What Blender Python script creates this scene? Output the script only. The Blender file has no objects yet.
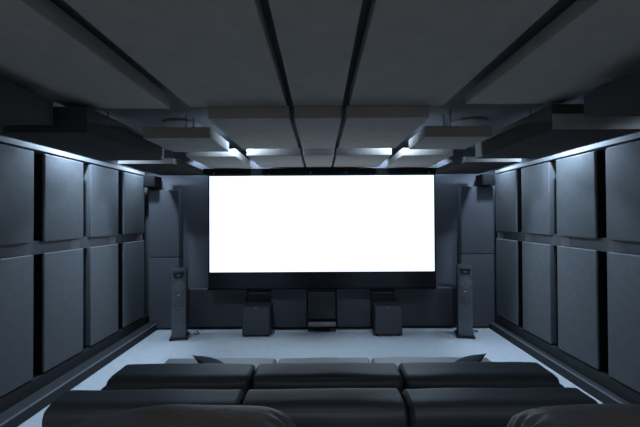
import bpy, bmesh, math, random
from mathutils import Vector, Matrix, Euler, noise
random.seed(4)
C = bpy.context.scene.collection
PI = math.pi

# ------------------------------------------------------------ materials
def mat(name, col, rough=.8, bump=0, scale=200, spec=.3, sheen=0, metal=0, var=.0, vscale=3):
    m = bpy.data.materials.new(name); m.use_nodes = True
    nt = m.node_tree; b = nt.nodes['Principled BSDF']
    b.inputs['Base Color'].default_value = (*col, 1)
    b.inputs['Roughness'].default_value = rough
    b.inputs['Specular IOR Level'].default_value = spec
    b.inputs['Metallic'].default_value = metal
    if sheen:
        b.inputs['Sheen Weight'].default_value = sheen
    tc = nt.nodes.new('ShaderNodeTexCoord')
    if bump:
        n = nt.nodes.new('ShaderNodeTexNoise'); n.inputs['Scale'].default_value = scale
        n.inputs['Detail'].default_value = 3
        nt.links.new(tc.outputs['Object'], n.inputs['Vector'])
        bp = nt.nodes.new('ShaderNodeBump'); bp.inputs['Strength'].default_value = bump
        bp.inputs['Distance'].default_value = .004
        nt.links.new(n.outputs['Fac'], bp.inputs['Height'])
        nt.links.new(bp.outputs['Normal'], b.inputs['Normal'])
    if var:
        n2 = nt.nodes.new('ShaderNodeTexNoise'); n2.inputs['Scale'].default_value = vscale
        n2.inputs['Detail'].default_value = 5
        nt.links.new(tc.outputs['Object'], n2.inputs['Vector'])
        r = nt.nodes.new('ShaderNodeValToRGB')
        r.color_ramp.elements[0].position = .35; r.color_ramp.elements[1].position = .65
        r.color_ramp.elements[0].color = (*[c*(1-var) for c in col], 1)
        r.color_ramp.elements[1].color = (*[min(1, c*(1+var)) for c in col], 1)
        nt.links.new(n2.outputs['Fac'], r.inputs['Fac'])
        nt.links.new(r.outputs['Color'], b.inputs['Base Color'])
    return m

def emis(name, col, s):
    m = bpy.data.materials.new(name); m.use_nodes = True
    nt = m.node_tree; b = nt.nodes['Principled BSDF']
    b.inputs['Base Color'].default_value = (.8, .8, .8, 1)
    b.inputs['Emission Color'].default_value = (*col, 1)
    b.inputs['Emission Strength'].default_value = s
    return m

CEILP = (.24, .225, .212)
M = dict(
    wallfab = mat('wall_panel_fabric', (.112, .118, .126), .95, .35, 500, .15, var=.05, vscale=12),
    ceilfab = mat('ceiling_panel_fabric', CEILP, .95, .3, 500, .15, var=.05, vscale=6),
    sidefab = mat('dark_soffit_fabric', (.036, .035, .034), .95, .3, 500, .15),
    frontfab= mat('front_panel_fabric', (.075, .078, .088), .95, .3, 500, .15),
    black   = mat('black_and_gap_shade', (.012, .012, .013), .95, 0, spec=.1),
    wall    = mat('dark_wall_paint', (.035, .037, .042), .85, .1, 60, .2),
    fwall   = mat('front_wall_paint', (.10, .103, .118), .85, .1, 60, .2),
    ceil    = mat('dark_ceiling_paint', (.12, .125, .14), .85, .1, 60, .2),
    plinth  = mat('plinth_paint', (.023, .025, .027), .7, .1, 40, .3),
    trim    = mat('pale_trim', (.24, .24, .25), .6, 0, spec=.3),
    brkt    = mat('bracket_paint', (.16, .16, .17), .7),
    edge_light    = mat('plinth_edge_highlight', (.11, .11, .125), .5, 0, spec=.4),
    rail    = mat('rail_paint', (.10, .10, .11), .8, .1, 60, .2),
    border  = mat('screen_border_cloth', (.028, .029, .034), .9, 0, spec=.15),
    carpet  = mat('pale_carpet', (.40, .425, .45), .97, .9, 220, .05, sheen=.2, var=.04, vscale=9),
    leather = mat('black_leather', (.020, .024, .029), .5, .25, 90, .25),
    seatl   = mat('screen_lit_leather', (.20, .22, .24), .5, .25, 60, .4),
    brown   = mat('dark_brown_leather', (.030, .028, .027), .5, .35, 70, .3),
    seam    = mat('seam_thread', (.025, .022, .02), .7),
    spk     = mat('speaker_cabinet', (.10, .103, .11), .45, 0, spec=.4),
    cone    = mat('driver_cone', (.08, .08, .085), .4, 0, spec=.5),
    ring    = mat('driver_ring', (.22, .22, .24), .35, 0, metal=.6),
    dark    = mat('dark_plastic', (.02, .02, .022), .5),
    subm    = mat('sub_cabinet', (.03, .032, .035), .6, .2, 300, .3),
    grille  = mat('speaker_grille', (.17, .175, .18), .7, .3, 400, .2),
    badge   = mat('badge_metal', (.8, .8, .82), .3, metal=.8),
    rear    = mat('rear_wall_paint', (.30, .29, .27), .85, .1, 60, .2),
    pillow  = mat('pillow_fabric', (.035, .04, .05), .9, .4, 200, .2),
    lamp    = emis('lamp_lens', (.82, .9, 1), 6),
    screen  = emis('projected_white', (.72, .86, 1.0), 1.38),
)

# ------------------------------------------------------------ mesh helpers
def box(bm, x0, x1, y0, y1, z0, z1, bev=0, seg=2):
    r = bmesh.ops.create_cube(bm, size=1)
    vs = r['verts']
    for v in vs:
        v.co = Vector((x0+(v.co.x+.5)*(x1-x0), y0+(v.co.y+.5)*(y1-y0), z0+(v.co.z+.5)*(z1-z0)))
    if bev:
        es = list({e for v in vs for e in v.link_edges})
        bmesh.ops.bevel(bm, geom=es, offset=bev, segments=seg, profile=.6, affect='EDGES')
    return bm

def rbox(bm, c, size, r, bulge=(0, 0, 0), n=14, jit=0, seed=0, rx=None):
    """rounded, puffed cushion"""
    bm2 = bmesh.new(); bmesh.ops.create_cube(bm2, size=2)
    bmesh.ops.subdivide_edges(bm2, edges=bm2.edges[:], cuts=n, use_grid_fill=True)
    kx = r/rx if rx else 1
    h = Vector(size)/2; h.x *= kx
    for v in bm2.verts:
        u = v.co.copy()
        q = Vector([u[i]*h[i] for i in range(3)])
        # denser near the edges
        q = Vector([math.copysign(h[i]*(1-(1-abs(u[i]))**1.5), u[i]) for i in range(3)])
        inn = Vector([max(-(h[i]-r), min(h[i]-r, q[i])) for i in range(3)])
        d = q-inn
        p = inn + (d.normalized()*r if d.length > 1e-7 else d)
        for i in range(3):
            if bulge[i]:
                j, k = [a for a in range(3) if a != i]
                f = max(0, 1-(q[j]/h[j])**2)**.6*max(0, 1-(q[k]/h[k])**2)**.6
                p[i] += bulge[i]*f*(q[i]/h[i])
        p.x /= kx
        if jit:
            p += noise.noise_vector((p+Vector((seed, 0, 0)))*5)*jit + noise.noise_vector((p+Vector((seed, 3, 0)))*14)*jit*.35
        v.co = p + Vector(c)
    me = bpy.data.meshes.new('t'); bm2.to_mesh(me); bm2.free(); bm.from_mesh(me); bpy.data.meshes.remove(me)
    return bm

def tube(bm, pts, r, n=8):
    pts = [Vector(p) for p in pts]; rings = []
    for i, p in enumerate(pts):
        a = pts[max(0, i-1)]; b = pts[min(len(pts)-1, i+1)]
        t = (b-a).normalized(); up = Vector((0, 0, 1)) if abs(t.z) < .9 else Vector((1, 0, 0))
        s = t.cross(up).normalized(); w = s.cross(t)
        rings.append([bm.verts.new(p+s*math.cos(2*PI*k/n)*r+w*math.sin(2*PI*k/n)*r) for k in range(n)])
    for a, b in zip(rings, rings[1:]):
        for k in range(n):
            bm.faces.new((a[k], a[(k+1) % n], b[(k+1) % n], b[k]))
    bm.faces.new(rings[0][::-1]); bm.faces.new(rings[-1])
    return bm

def lathe(bm, prof, c, axis='Z', n=32):
    """profile of (radius, height) spun about axis through c"""
    rings = []
    for r, h in prof:
        ring = []
        for k in range(n):
            a = 2*PI*k/n; x, y = math.cos(a)*max(r, 1e-4), math.sin(a)*max(r, 1e-4)
            v = Vector((x, y, h)) if axis == 'Z' else Vector((x, h, y))
            ring.append(bm.verts.new(v+Vector(c)))
        rings.append(ring)
    for a, b in zip(rings, rings[1:]):
        for k in range(n):
            bm.faces.new((a[k], a[(k+1) % n], b[(k+1) % n], b[k]))
    bm.faces.new(rings[0][::-1]); bm.faces.new(rings[-1])
    return bm

def obj(name, bm, m, parent=None, loc=None, smooth=True):
    """mesh in world coordinates; origin moved to loc (or the base centre)"""
    bmesh.ops.recalc_face_normals(bm, faces=bm.faces[:])
    me = bpy.data.meshes.new(name)
    if parent is not None:
        off = parent_loc(parent)
        own = Vector((0, 0, 0))
    else:
        if loc is None:
            xs = [v.co for v in bm.verts]
            loc = ((min(v.x for v in xs)+max(v.x for v in xs))/2, (min(v.y for v in xs)+max(v.y for v in xs))/2, min(v.z for v in xs))
        off = Vector(loc); own = off
    bmesh.ops.translate(bm, verts=bm.verts[:], vec=-off)
    bm.to_mesh(me); bm.free()
    if smooth:
        for p in me.polygons: p.use_smooth = True
        me.set_sharp_from_angle(angle=math.radians(40))
    me.materials.append(m)
    o = bpy.data.objects.new(name, me); C.objects.link(o)
    o.location = own
    if parent is not None: o.parent = parent
    o['off'] = list(off)
    return o

def parent_loc(p):
    return Vector(p['off'])

def thing(name, label, cat, loc=(0, 0, 0), group=None):
    o = bpy.data.objects.new(name, None); C.objects.link(o)
    o.location = loc; o['off'] = list(loc); o.empty_display_size = .1
    return tag(o, label, cat, group)

def tag(o, label, cat, group=None):
    o['label'] = label; o['category'] = cat
    if group: o['group'] = group
    return o

def struct(name, bm, m):
    o = obj(name, bm, m, smooth=False); o['kind'] = 'structure'; return o

B = bmesh.new

# ------------------------------------------------------------ camera frame data
EYE = 1.85; FW = 2.866; WALLX = 2.98; FRONT = 5.90; BACK = -1.6
CEIL = 2.98

# ------------------------------------------------------------ room shell
struct('floor', box(B(), -3.1, 3.1, BACK-.1, FRONT+.1, -.1, 0), M['carpet'])
struct('ceiling', box(B(), -3.1, 3.1, BACK-.1, FRONT+.1, CEIL, CEIL+.1), M['ceil'])
struct('wall_left', box(B(), -WALLX-.1, -WALLX, BACK, FRONT, 0, CEIL), M['wall'])
struct('wall_right', box(B(), WALLX, WALLX+.1, BACK, FRONT, 0, CEIL), M['wall'])
struct('wall_front', box(B(), -3.08, 3.08, FRONT, FRONT+.1, 0, CEIL), M['fwall'])
struct('wall_back', box(B(), -3.08, 3.08, BACK-.1, BACK, 0, CEIL), M['rear'])
# stepped plinths along the side walls
for side, xi, s in (('left', 2.70, -1), ('right', 2.78, 1)):
    b = B()
    box(b, min(s*xi, s*WALLX), max(s*xi, s*WALLX), 1.66, FRONT, 0, .105)
    box(b, min(s*2.868, s*WALLX), max(s*2.868, s*WALLX), 1.66, FRONT, .105, .235)
    struct('baseboard_'+side, b, M['plinth'])
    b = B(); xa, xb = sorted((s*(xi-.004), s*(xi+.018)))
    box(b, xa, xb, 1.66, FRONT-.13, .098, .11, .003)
    struct('trim_%d' % (1 if s < 0 else 2), b, M['edge_light'])  # pale strip put in as the highlight along the plinth edge
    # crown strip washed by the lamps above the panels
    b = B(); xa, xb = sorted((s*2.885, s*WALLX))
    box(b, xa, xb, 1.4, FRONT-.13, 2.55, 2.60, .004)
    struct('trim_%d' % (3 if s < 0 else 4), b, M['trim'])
    # rail between the two rows of panels
    b = B(); xa, xb = sorted((s*2.915, s*WALLX))
    box(b, xa, xb, 1.66, FRONT-.13, 1.48, 1.62)
    struct('trim_%d' % (5 if s < 0 else 6), b, M['rail'])
# riser the back row stands on
struct('riser', box(B(), -2.7, 2.7, BACK, 1.62, 0, .35, .01), M['carpet'])

# ------------------------------------------------------------ side wall panels
def pad(x0, x1, y0, y1, z0, z1, m, name, label, cat, group, bev=.012, thing_parent=None):
    o = obj(name, box(B(), x0, x1, y0, y1, z0, z1, bev, 3), m)
    return tag(o, label, cat, group)

order = ['cropped by the frame edge, nearest the camera', 'second from the camera', 'third from the camera', 'farthest from the camera, beside the front wall']
PL = {('upper', 0): 'upper grey panel on the %s wall, cropped by the frame edge',
      ('upper', 1): 'upper grey panel on the %s wall, between cropped one and third panel',
      ('upper', 2): 'upper grey panel on the %s wall, third from the camera',
      ('upper', 3): 'upper grey panel on the %s wall, farthest, beside the front wall',
      ('lower', 0): 'tall lower grey panel on the %s wall, cropped by the frame edge',
      ('lower', 1): 'tall lower grey panel on the %s wall, second from the camera',
      ('lower', 2): 'tall lower grey panel on the %s wall, third from the camera',
      ('lower', 3): 'tall lower grey panel on the %s wall, farthest, beside the front wall'}
NTH = ['cropped', 'second', 'third', 'farthest']
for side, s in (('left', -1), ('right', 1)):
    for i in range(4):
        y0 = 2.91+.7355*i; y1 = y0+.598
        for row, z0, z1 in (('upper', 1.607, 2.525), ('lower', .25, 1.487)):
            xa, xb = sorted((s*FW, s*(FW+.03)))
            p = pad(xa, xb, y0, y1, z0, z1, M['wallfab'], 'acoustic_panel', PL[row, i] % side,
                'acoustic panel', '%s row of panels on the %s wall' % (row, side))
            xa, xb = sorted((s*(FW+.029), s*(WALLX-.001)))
            obj('core', box(B(), xa, xb, y0+.004, y1-.004, z0+.004, z1-.004), M['wallfab' if i == 2 else 'black'], p, smooth=False)  # black sides hold the gap shade; third panel's lit side is fabric
        # small angled bracket on the rail under each upper panel
        b = B(); yb = y1-.12
        xw = s*2.915; xf = s*2.872
        vs = [b.verts.new(p) for p in ((xw, yb-.05, 1.49), (xw, yb+.05, 1.49), (xf, yb+.05, 1.49), (xw, yb-.02, 1.60), (xw, yb+.05, 1.60), (xf, yb+.05, 1.60))]
        for f in ((0, 1, 2), (3, 5, 4), (0, 3, 4, 1), (1, 4, 5, 2), (0, 2, 5, 3)):
            b.faces.new([vs[k] for k in f])
        tag(obj('panel_bracket', b, M['brkt'], smooth=False),
            'small wedge bracket on the %s wall rail, under the %s upper panel' % (side, NTH[i]), 'bracket', 'brackets on the %s wall rail' % side)

# ------------------------------------------------------------ hung ceiling panels
def ceil_panel(x0, x1, y0, y1, h, t, label, group, m='ceilfab', top=CEIL, pale=False):
    z = EYE+h
    o = pad(x0, x1, y0, y1, z, z+t, M[m], 'ceiling_panel', label, 'ceiling panel', group, bev=.006)
    for f in (.35, .65):
        yy = y0+(y1-y0)*f; xx = (x0+x1)/2
        obj('hanger', box(B(), xx-.006, xx+.006, yy-.006, yy+.006, z+t-.001, top), M['ceil'], o, smooth=False)
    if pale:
        obj('lit_end_face', box(B(), x0+.004, x1-.004, y0-.006, y0+.001, z+.004, z+min(t-.004, .13), .002), M['ceilfab'], o, smooth=False)  # lighter fabric stands in for light falling on the near end
    return o
hA, hB, hC, hS = .957, .861, .80, .69
cp = ceil_panel
gA = 'near ceiling panels overhead'; gB = 'middle row of ceiling panels'; gC = 'front row of ceiling panels above the screen'
cp(-.225, .195, .60, 3.02, hA, .11, 'narrow grey ceiling panel at the centre of the near row overhead', gA)
cp(-1.125, -.285, .60, 3.02, hA, .11, 'wide grey ceiling panel overhead, just left of the narrow centre one', gA)
cp(.255, 1.07, .60, 3.02, hA, .11, 'wide grey ceiling panel overhead, just right of the narrow centre one', gA)
cp(-2.17, -1.31, .60, 3.06, hA, .11, 'outermost wide near ceiling panel at upper left of the photo', gA)
cp(1.25, 2.06, .60, 2.98, hA, .09, 'outermost wide near ceiling panel at upper right of the photo', gA)
cp(-.22, .192, 3.04, 4.40, hB, .11, 'narrow centre ceiling panel in the middle row', gB)
cp(-.97, -.265, 3.04, 4.40, hB, .11, 'middle-row ceiling panel immediately left of the narrow centre one', gB)
cp(.237, .955, 3.04, 4.40, hB, .11, 'middle-row ceiling panel immediately right of the narrow centre one', gB)
cp(-1.755, -1.09, 3.47, 4.20, .79, .11, 'small ceiling panel before the left round ceiling speaker', gB)
cp(1.05, 1.715, 3.47, 4.12, .79, .11, 'small ceiling panel before the right round ceiling speaker', gB)
cp(-.215, .185, 4.54, 5.62, hC, .10, 'narrow centre ceiling panel directly above the top of the screen', gC)
cp(-.95, -.25, 4.54, 5.62, hC, .10, 'front-row ceiling panel with a lit near edge, left of centre above the screen', gC)
cp(.22, .935, 4.54, 5.62, hC, .10, 'front-row ceiling panel with a lit near edge, right of centre above the screen', gC)
cp(-1.74, -1.09, 4.54, 5.62, .79, .10, 'front-row ceiling panel over the top left corner of the screen', gC)
cp(1.075, 1.74, 4.54, 5.62, .79, .10, 'front-row ceiling panel over the top right corner of the screen', gC)
gS = 'dark soffit panels along the side walls'
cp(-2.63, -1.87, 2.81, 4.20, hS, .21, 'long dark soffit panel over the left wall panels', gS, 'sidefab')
cp(1.87, 2.63, 2.81, 4.20, hS, .21, 'long dark soffit panel over the right wall panels, front end toned as if lit', gS, 'sidefab', pale=True)
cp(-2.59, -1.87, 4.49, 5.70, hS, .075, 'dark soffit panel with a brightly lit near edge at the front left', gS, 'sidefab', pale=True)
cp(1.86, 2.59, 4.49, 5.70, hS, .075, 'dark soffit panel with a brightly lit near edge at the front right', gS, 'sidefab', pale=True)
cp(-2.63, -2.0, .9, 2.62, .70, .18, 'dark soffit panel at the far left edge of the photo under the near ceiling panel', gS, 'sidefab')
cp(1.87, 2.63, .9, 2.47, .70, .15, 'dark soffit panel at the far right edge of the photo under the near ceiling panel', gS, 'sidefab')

# ------------------------------------------------------------ round in-ceiling speakers
for x, lab in ((-1.64, 'left'), (1.77, 'right')):
    t = thing('ceiling_speaker', 'round flat speaker set in the ceiling behind a small hung panel, %s side' % lab, 'ceiling speaker', (x, 4.18, CEIL-.03), 'round ceiling speakers')
    lathe(b := B(), [(.205, 0), (.215, .008), (.215, .03), (.195, .03), (.195, .004)], (x, 4.18, CEIL-.03))
    obj('rim', b, M['grille'], t)
    lathe(b := B(), [(.0, .0), (.12, .003), (.196, .012), (.196, .03), (0, .03)], (x, 4.18, CEIL-.032))
    obj('grille', b, M['grille'], t)

# ------------------------------------------------------------ recessed lamps
LC = (.57, .77, 1.0)
def downlight(x, y, power, label, z=CEIL, r=.05, group='recessed lamps between the ceiling panels', blend=.6, ang=110, col=LC):
    t = thing('recessed_lamp', label, 'ceiling lamp', (x, y, z-.02), group)
    lathe(b := B(), [(r, .0), (r+.018, .004), (r+.018, .02), (r, .02)], (x, y, z-.02)); obj('trim_ring', b, M['grille'], t)
    lathe(b := B(), [(0, .0), (r*.99, .0), (r*.99, .012), (0, .012)], (x, y, z-.012)); obj('lens', b, M['lamp'], t)
    l = bpy.data.lights.new('lamp_light', 'SPOT'); l.energy = power; l.color = col; l.shadow_soft_size = .04
    l.spot_size = math.radians(ang); l.spot_blend = blend
    lo = bpy.data.objects.new('lamp_light', l); C.objects.link(lo); lo.parent = t; lo.location = (0, 0, -.012)
for s, lab in ((-1, 'left'), (1, 'right')):
    downlight(s*1.02, 4.465, 120, 'recessed lamp in the crossing of ceiling gaps, %s of centre' % lab, ang=175, blend=.3)
    downlight(s*1.02, 5.76, 35, 'recessed lamp over the screen top, %s of centre' % lab, ang=130)
    downlight(s*2.76, 2.25, 70, 'wall-washing lamp above the nearest panels of the %s wall' % lab, ang=130)
    downlight(s*2.74, 3.94, 150, 'wall-washing lamp above the second panel of the %s wall' % lab, ang=150)
    downlight(s*2.54, 4.35, 30, 'recessed lamp between the dark soffit panels, %s side' % lab, ang=150)
    downlight(s*2.74, 5.38, 105, 'wall-washing lamp above the farthest panel of the %s wall' % lab, ang=130)
    downlight(s*2.05, 5.76, 25, 'recessed lamp washing the front wall beside the screen, %s side' % lab, ang=120)

for x in (-1.8, 0, 1.8):  # added lamps behind the camera, fill for the near ceiling
    downlight(x, -1.15, 190, 'added fill lamp in the unseen ceiling at the back of the room', group='added fill lamps behind the back row', ang=140, col=(.84, .92, 1))

# ------------------------------------------------------------ projection screen
SX0, SX1, SZ0, SZ1, SY = -1.784, 1.842, .968, 2.518, 5.65
t = thing('projection_screen', 'wide glowing white projection screen filling the front wall', 'projection screen', ((SX0+SX1)/2, SY, SZ0-.3))
obj('screen_surface', box(B(), SX0, SX1, SY, SY+.006, SZ0, SZ1), M['screen'], t, smooth=False)
b = B()
box(b, SX0-.02, SX1+.02, SY-.002, SY+.010, SZ0-.265, SZ0)
box(b, SX0-.02, SX0, SY-.002, SY+.010, SZ0, SZ1+.03)
box(b, SX1, SX1+.02, SY-.002, SY+.010, SZ0, SZ1+.03)
box(b, SX0-.02, SX1+.02, SY+.0065, SY+.012, SZ0-.26, SZ1+.03)
obj('black_border', b, M['border'], t, smooth=False)
lathe(b := B(), [(.0, 0), (.014, .0), (.016, .004), (.016, SX1-SX0+.06), (.0, SX1-SX0+.06)], (0, 0, 0))
bmesh.ops.rotate(b, verts=b.verts[:], matrix=Matrix.Rotation(PI/2, 3, 'Y')); bmesh.ops.translate(b, verts=b.verts[:], vec=(SX0-.03, SY+.004, SZ0-.27))
obj('bottom_bar', b, M['black'], t)
b = box(B(), SX0-.10, SX1+.08, SY-.03, SY+.09, SZ1+.022, EYE+.785, .012)
hs = obj('housing', b, M['black'], t)
for x in (-1.7, -.15, .42, 1.75):
    obj('mounting_clip', box(B(), x-.012, x+.012, SY-.045, SY-.028, SZ1+.03, SZ1+.06, .003), M['rail'], t)

# ------------------------------------------------------------ front wall panels
FP = 5.78
gF = 'fabric panels on the front wall'
def fpan(x0, x1, z0, z1, label, y=FP, m='frontfab', group=gF, bev=.012):
    return pad(x0, x1, y, FRONT, z0, z1, M[m], 'wall_panel', label, 'wall panel', group, bev)
fpan(-2.83, -2.33, 1.20, 2.31, 'upper dark grey panel in the left corner of the front wall')
fpan(-2.83, -2.33, .03, 1.19, 'lower dark grey panel in the left corner of the front wall, behind the tower speaker')
fpan(2.33, 2.87, 1.23, 2.34, 'upper dark grey panel in the right corner of the front wall')
fpan(2.33, 2.87, .03, 1.22, 'lower dark grey panel in the right corner of the front wall, behind the tower speaker')
fpan(-2.16, -1.22, .05, .67, 'long low dark panel under the screen, left end beside the tower speaker', m='frontfab')
fpan(1.22, 2.18, .05, .67, 'long low dark panel under the screen, right end beside the tower speaker', m='frontfab')
fpan(-.81, -.23, .05, .66, 'low dark panel under the screen between left cube subwoofer and centre recess', y=5.74, m='frontfab')
fpan(.27, .82, .05, .66, 'low dark panel under the screen between centre recess and right cube subwoofer', y=5.74, m='frontfab')
fpan(-1.205, -.825, .05, .60, 'narrow low panel on the front wall rising behind the left cube subwoofer', y=5.80)
fpan(.835, 1.205, .05, .60, 'narrow low panel on the front wall rising behind the right cube subwoofer', y=5.80)
fpan(-.215, .255, .16, .60, 'small panel in the centre recess under the screen, above a pale edge', y=5.80)
# dark back wall strip behind the low panels
struct('wall_front_recess', box(B(), -2.32, 2.32, 5.83, FRONT, 0, .66), M['wall'])
t = thing('low_shelf', 'low flat dark shelf with pale edge on the floor under the centre recess', 'shelf', (.02, 5.72, 0))
obj('shelf_board', box(B(), -.20, .245, 5.60, 5.79, .100, .122, .002), M['trim'], t)
obj('side_panel', box(B(), -.20, -.185, 5.67, 5.79, 0, .105), M['dark'], t, smooth=False)
obj('side_panel', box(B(), .23, .245, 5.67, 5.79, 0, .105), M['dark'], t, smooth=False)
t = thing('power_strip', 'small dark power strip lying on the floor beneath the low shelf', 'power strip', (.02, 5.70, 0))
obj('body', box(B(), -.12, .16, 5.68, 5.73, .0, .035, .006), M['dark'], t)
for k in range(4):
    obj('plug', box(B(), -.10+k*.065, -.065+k*.065, 5.685, 5.725, .034, .06, .005), M['subm'], t)
for x0, x1, lab in ((-2.86, -2.67, 'left'), (2.63, 2.83, 'right')):
    t = thing('corner_box', 'small black box fixed high in the %s corner of the front wall' % lab, 'box', ((x0+x1)/2, 5.8, 2.34), 'small boxes in the upper front corners')
    obj('casing', box(B(), x0, x1, 5.66, FRONT, 2.345, 2.535, .012), M['black'], t)
    obj('front_grille', box(B(), x0+.015, x1-.015, 5.652, 5.662, 2.36, 2.52, .004), M['black'], t)

# ------------------------------------------------------------ tower speakers
def tower(cx, y, label, toe, H):
    w, d = .205, .25
    t = thing('tower_speaker', label, 'speaker', (cx, y+d/2, 0), 'tower speakers flanking the screen')
    obj('cabinet', box(B(), cx-w/2, cx+w/2, y+.012, y+d, .035, H-.002, .008, 3), M['subm'], t)
    obj('front_baffle', box(B(), cx-w/2+.002, cx+w/2-.002, y, y+.016, .036, H-.003, .003, 2), M['spk'], t)
    # plinth with outrigger feet
    obj('base_plate', box(B(), cx-w/2-.03, cx+w/2+.03, y-.025, y+d+.025, .02, .036, .006), M['dark'], t)
    for sx in (-1, 1):
        for yy in (y, y+d):
            lathe(b := B(), [(.006, 0), (.018, .004), (.018, .021), (.008, .021)], (cx+sx*(w/2+.015), yy, 0)); obj('foot', b, M['dark'], t)
    # waveguide
    b = B(); z = H-.09
    o_ = [(-.078, .042), (.078, .042), (.050, -.034), (-.050, -.034)]
    i_ = [(-.03, .010), (.03, .010), (.022, -.010), (-.022, -.010)]
    ring = lambda pts, yy, k=1: [b.verts.new((cx+p[0]*k, yy, z+p[1]*k)) for p in pts]
    a = ring(o_, y-.004, 1.12); a2 = ring(o_, y-.004); a3 = ring(i_, y+.0008); a0 = ring(o_, y+.001, 1.12)
    for r1, r2 in ((a0, a), (a, a2), (a2, a3)):
        for k in range(4): b.faces.new((r1[k], r1[(k+1) % 4], r2[(k+1) % 4], r2[k]))
    b.faces.new(a3)
    wg = obj('waveguide', b, M['dark'], t, smooth=False)
    lathe(b := B(), [(0, -.010), (.010, -.007), (.013, 0)], (cx, y, z), 'Y'); obj('tweeter', b, M['ring'], wg)
    for z, r in ((H-.245, .084), (H-.535, .080), (H-.765, .080)):
        lathe(b := B(), [(r+.004, .002), (r+.006, -.006), (r-.004, -.011), (r-.010, -.004)], (cx, y, z), 'Y')
        dr = obj('driver_ring', b, M['spk' if z < .8 else 'grille'], t)  # paler ring and cone on the top driver paint in its highlight
        lathe(b := B(), [(r-.009, -.006), (r-.018, -.010), (r-.026, -.004), (.026, -.001), (.024, -.006), (.012, -.014), (0, -.017)][::-1], (cx, y, z), 'Y')
        obj('cone', b, M['cone'] if z < .8 else M['grille'], dr)
    obj('badge', box(B(), cx-.016, cx+.016, y-.003, y+.001, H-.388, H-.381), M['badge'], t, smooth=False)
    t.rotation_euler.z = toe
    return t
tower(-2.175, 5.30, 'slim dark grey tower speaker standing left of the screen', math.radians(14), 1.065)
tower(2.23, 5.32, 'slim dark grey tower speaker standing right of the screen', math.radians(-14), 1.095)

def sub(x0, x1, y, label):
    t = thing('subwoofer', label, 'subwoofer', ((x0+x1)/2, y+.16, 0), 'cube subwoofers under the screen')
    obj('cabinet', box(B(), x0, x1, y, y+.30, .022, .465, .010, 3), M['dark'], t)
    obj('front_grille', box(B(), x0+.012, x1-.012, y-.012, y+.002, .034, .452, .008, 3), M['frontfab'], t)
    obj('badge', box(B(), (x0+x1)/2-.008, (x0+x1)/2+.008, y-.016, y-.011, .444, .452, .001), M['badge'], t)
    for sx in (x0+.04, x1-.04):
        for yy in (y+.04, y+.26):
            lathe(b := B(), [(.016, 0), (.018, .004), (.018, .024), (.01, .024)], (sx, yy, 0)); obj('foot', b, M['dark'], t)
sub(-1.215, -.780, 5.43, 'dark cube subwoofer on the carpet under the left half of the screen')
sub(.835, 1.265, 5.43, 'dark cube subwoofer on the carpet under the right half of the screen')
for pts, lab in (([(-2.02, 5.62, .008), (-1.98, 5.56, .008), (-1.94, 5.60, .008), (-1.97, 5.66, .008), (-2.02, 5.70, .008)], 'left'),
                 ([(2.36, 5.64, .008), (2.42, 5.58, .008), (2.50, 5.60, .008), (2.53, 5.66, .008), (2.46, 5.70, .008)], 'right')):
    tag(obj('speaker_cable', tube(B(), pts, .008), M['dark']), 'short black cable on the carpet behind the %s tower speaker' % lab, 'cable', 'cables behind the tower speakers')

# ------------------------------------------------------------ sofas
def cush(name, x0, x1, y0, y1, z0, z1, r, m, par, bulge=(.0, .0, .0), jit=.006, seed=0, n=14, rx=None):
    return obj(name, rbox(B(), ((x0+x1)/2, (y0+y1)/2, (z0+z1)/2), (x1-x0, y1-y0, z1-z0), r, bulge, n, jit, seed, rx), M[m], par)

# front sofa
t = thing('sofa', 'long low black leather three-seat sofa with lit seats, the row nearest the screen', 'sofa', (.08, 3.05, 0))
obj('base', box(B(), -1.50, 1.64, 2.50, 3.50, .06, .26, .03), M['leather'], t)
obj('back_frame', box(B(), -1.46, 1.62, 2.50, 2.70, .20, .62, .04), M['leather'], t)
for i, (a, b_) in enumerate(((-1.50, -.495), (-.485, .580), (.590, 1.665))):
    o = cush('back_cushion', a, b_, 2.43, 2.72, .50, .735, .06, 'leather', t, (0.0, .01, .012), .005, i*7, rx=.02)
    for ex, sg in ((a, -1), (b_, 1)):
        if abs(ex) > 1.4:
            e = rbox(B(), (ex+sg*.005, 2.575, .655), (.05, .27, .022), .010, n=6)
            obj('flange', e, M['leather'], o)
    pts = [(a+.02+(b_-a-.04)*k/24, 2.435+.006*math.sin(k), .675+.006*math.sin(k*.9+i)) for k in range(25)]
    obj('seam', tube(B(), pts, .004, 6), M['seam'], o)
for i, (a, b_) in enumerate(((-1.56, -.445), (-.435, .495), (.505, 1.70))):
    cush('seat_cushion', a, b_, 2.74, 3.60, .24, .425, .06, 'seatl', t, (0, 0, .018), .006, i*11+3, rx=.03)  # seats paler than the back, screen light put into their colour
for x in (-1.4, 1.54):
    for y in (2.6, 3.4):
        lathe(b := B(), [(.02, 0), (.028, .06), (.03, .065)], (x, y, 0)); obj('foot', b, M['dark'], t)

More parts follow.
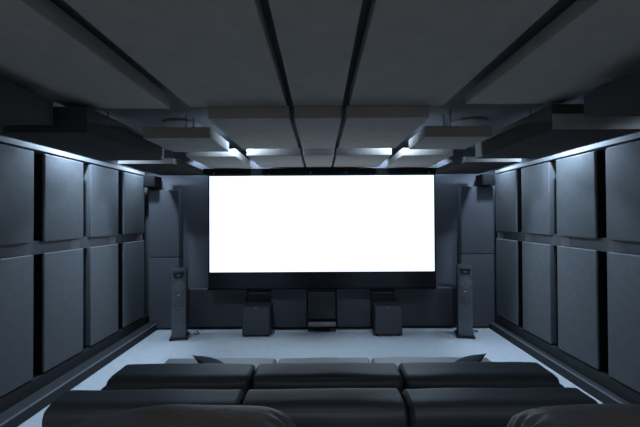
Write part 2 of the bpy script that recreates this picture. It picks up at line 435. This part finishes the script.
# throw pillows leaning in the corners of the front sofa
def pillow(cx, cy, cz, rot, label, s=.34):
    b = B(); n = 18; grid = {}
    for side in (1, -1):
        for i in range(n+1):
            for j in range(n+1):
                u, v = i/n*2-1, j/n*2-1
                pin = 1-.10*(1-abs(u)**2)*(abs(v)**3) ; pin2 = 1-.10*(1-abs(v)**2)*(abs(u)**3)
                th = .060*((1-u**2)*(1-v**2))**.7
                grid[side, i, j] = b.verts.new((u*s/2*pin2, v*s/2*pin, side*th))
        for i in range(n):
            for j in range(n):
                f = [grid[side, i, j], grid[side, i+1, j], grid[side, i+1, j+1], grid[side, i, j+1]]
                b.faces.new(f if side > 0 else f[::-1])
    bmesh.ops.remove_doubles(b, verts=b.verts[:], dist=.0005)
    bmesh.ops.rotate(b, verts=b.verts[:], matrix=Matrix.Rotation(math.radians(rot*.75), 3, 'Y') @ Matrix.Rotation(math.radians(-22), 3, 'X') @ Matrix.Rotation(math.radians(rot), 3, 'Z'))
    bmesh.ops.translate(b, verts=b.verts[:], vec=(cx, cy, cz))
    return tag(obj('throw_pillow', b, M['pillow']), label, 'pillow', 'throw pillows on the front sofa')
pillow(-.90, 3.0, .572, 36, 'dark throw pillow with a raised corner on the left part of the front sofa')
pillow(1.22, 3.0, .572, -36, 'dark throw pillow with a raised corner on the right part of the front sofa')

# middle sofa
t = thing('sofa', 'wide dark leather sofa with rounded bolster back, middle row', 'sofa', (0, 2.05, 0))
obj('base', box(B(), -1.30, 1.30, 1.72, 2.36, .06, .40, .03), M['leather'], t)
obj('back_frame', box(B(), -1.27, 1.27, 1.70, 1.86, .20, .84, .04), M['leather'], t)
for i, (a, b_) in enumerate(((-1.34, -.400), (-.397, .419), (.422, 1.365))):
    cush('bolster', a, b_, 1.66, 1.90, .805, .946, .070, 'leather', t, (0, 0, .006), .004, i*5+1, rx=.022)
    cush('seat_cushion', max(a, -1.3), min(b_, 1.3), 1.88, 2.38, .38, .50, .05, 'leather', t, (0, 0, .01), .004, i*3)
for x in (-1.25, 1.25):
    for y in (1.8, 2.3):
        lathe(b := B(), [(.02, 0), (.028, .06), (.03, .065)], (x, y, 0)); obj('foot', b, M['dark'], t)

# near recliners on the riser
def recliner(x0, x1, label, ztop, seed):
    cx = (x0+x1)/2
    t = thing('recliner', label, 'armchair', (cx, 1.15, .35), 'brown recliners in the back row')
    obj('base', box(B(), cx-.27, cx+.27, .86, 1.5, .35, .62, .03), M['brown'], t)
    cush('seat_cushion', cx-.25, cx+.25, .98, 1.52, .60, .76, .06, 'brown', t, (0, 0, .02), .004, seed)
    cush('back_rest', x0+.02, x1-.02, .80, 1.02, .50, 1.22, .10, 'brown', t, (0, .01, 0), .004, seed+1)
    # headrest: arched puffed cushion
    b = rbox(B(), (cx, .90, 1.26), (x1-x0, .24, .27), .11, (0, .012, .012), 40, .0, seed)
    for v in b.verts:
        u = (v.co.x-cx)/((x1-x0)/2)
        if v.co.z > 1.2:
            k = (v.co.z-1.2)/.2
            v.co.z += k*((ztop-1.40) - (.07*abs(u)**1.8 if u*cx > 0 else .045*abs(u)**5))
        # gathered folds towards both ends
        e = max(0, abs(u)-.72)/.28
        an = math.atan2(v.co.z-1.24, v.co.y-.90)
        if u*cx < 0:
            v.co += Vector((0, .4*math.cos(an), math.sin(an)))*(.011*e*math.sin(an*15+u*5))
        v.co += noise.noise_vector(v.co*6+Vector((seed, 0, 0)))*.004
    obj('headrest', b, M['brown'], t)
    for s in (-1, 1):
        xa, xb = sorted((cx+s*.25, cx+s*.36))
        cush('arm', xa, xb, .92, 1.50, .40, .86, .05, 'brown', t, (0, 0, .01), .003, seed+3, n=10)
recliner(-.735, -.045, 'dark brown leather recliner at the bottom left, nearest the camera', 1.345, 2)
recliner(.485, 1.16, 'dark brown leather recliner cut off by the bottom right corner', 1.34, 9)

# ------------------------------------------------------------ camera, world, view
cam = bpy.data.cameras.new('camera'); co = bpy.data.objects.new('camera', cam); C.objects.link(co)
cam.sensor_width = 36; cam.lens = 350/640*36; cam.clip_start = .05
co.location = (0, 0, EYE)
pitch = math.atan(3.5/350)
co.rotation_euler = (Matrix.Rotation(PI/2+pitch, 3, 'X') @ Matrix.Rotation(-math.radians(.3), 3, 'Z')).to_euler()
bpy.context.scene.camera = co
w = bpy.data.worlds.new('world'); bpy.context.scene.world = w; w.use_nodes = True
w.node_tree.nodes['Background'].inputs['Color'].default_value = (.01, .012, .015, 1)
vs = bpy.context.scene.view_settings
vs.view_transform = 'Standard'; vs.look = 'None'; vs.exposure = 0; vs.gamma = 1; vs.use_curve_mapping = False
bpy.context.scene.cycles.max_bounces = 10
bpy.context.scene.cycles.diffuse_bounces = 6
for o in bpy.data.objects:
    if 'off' in o: del o['off']
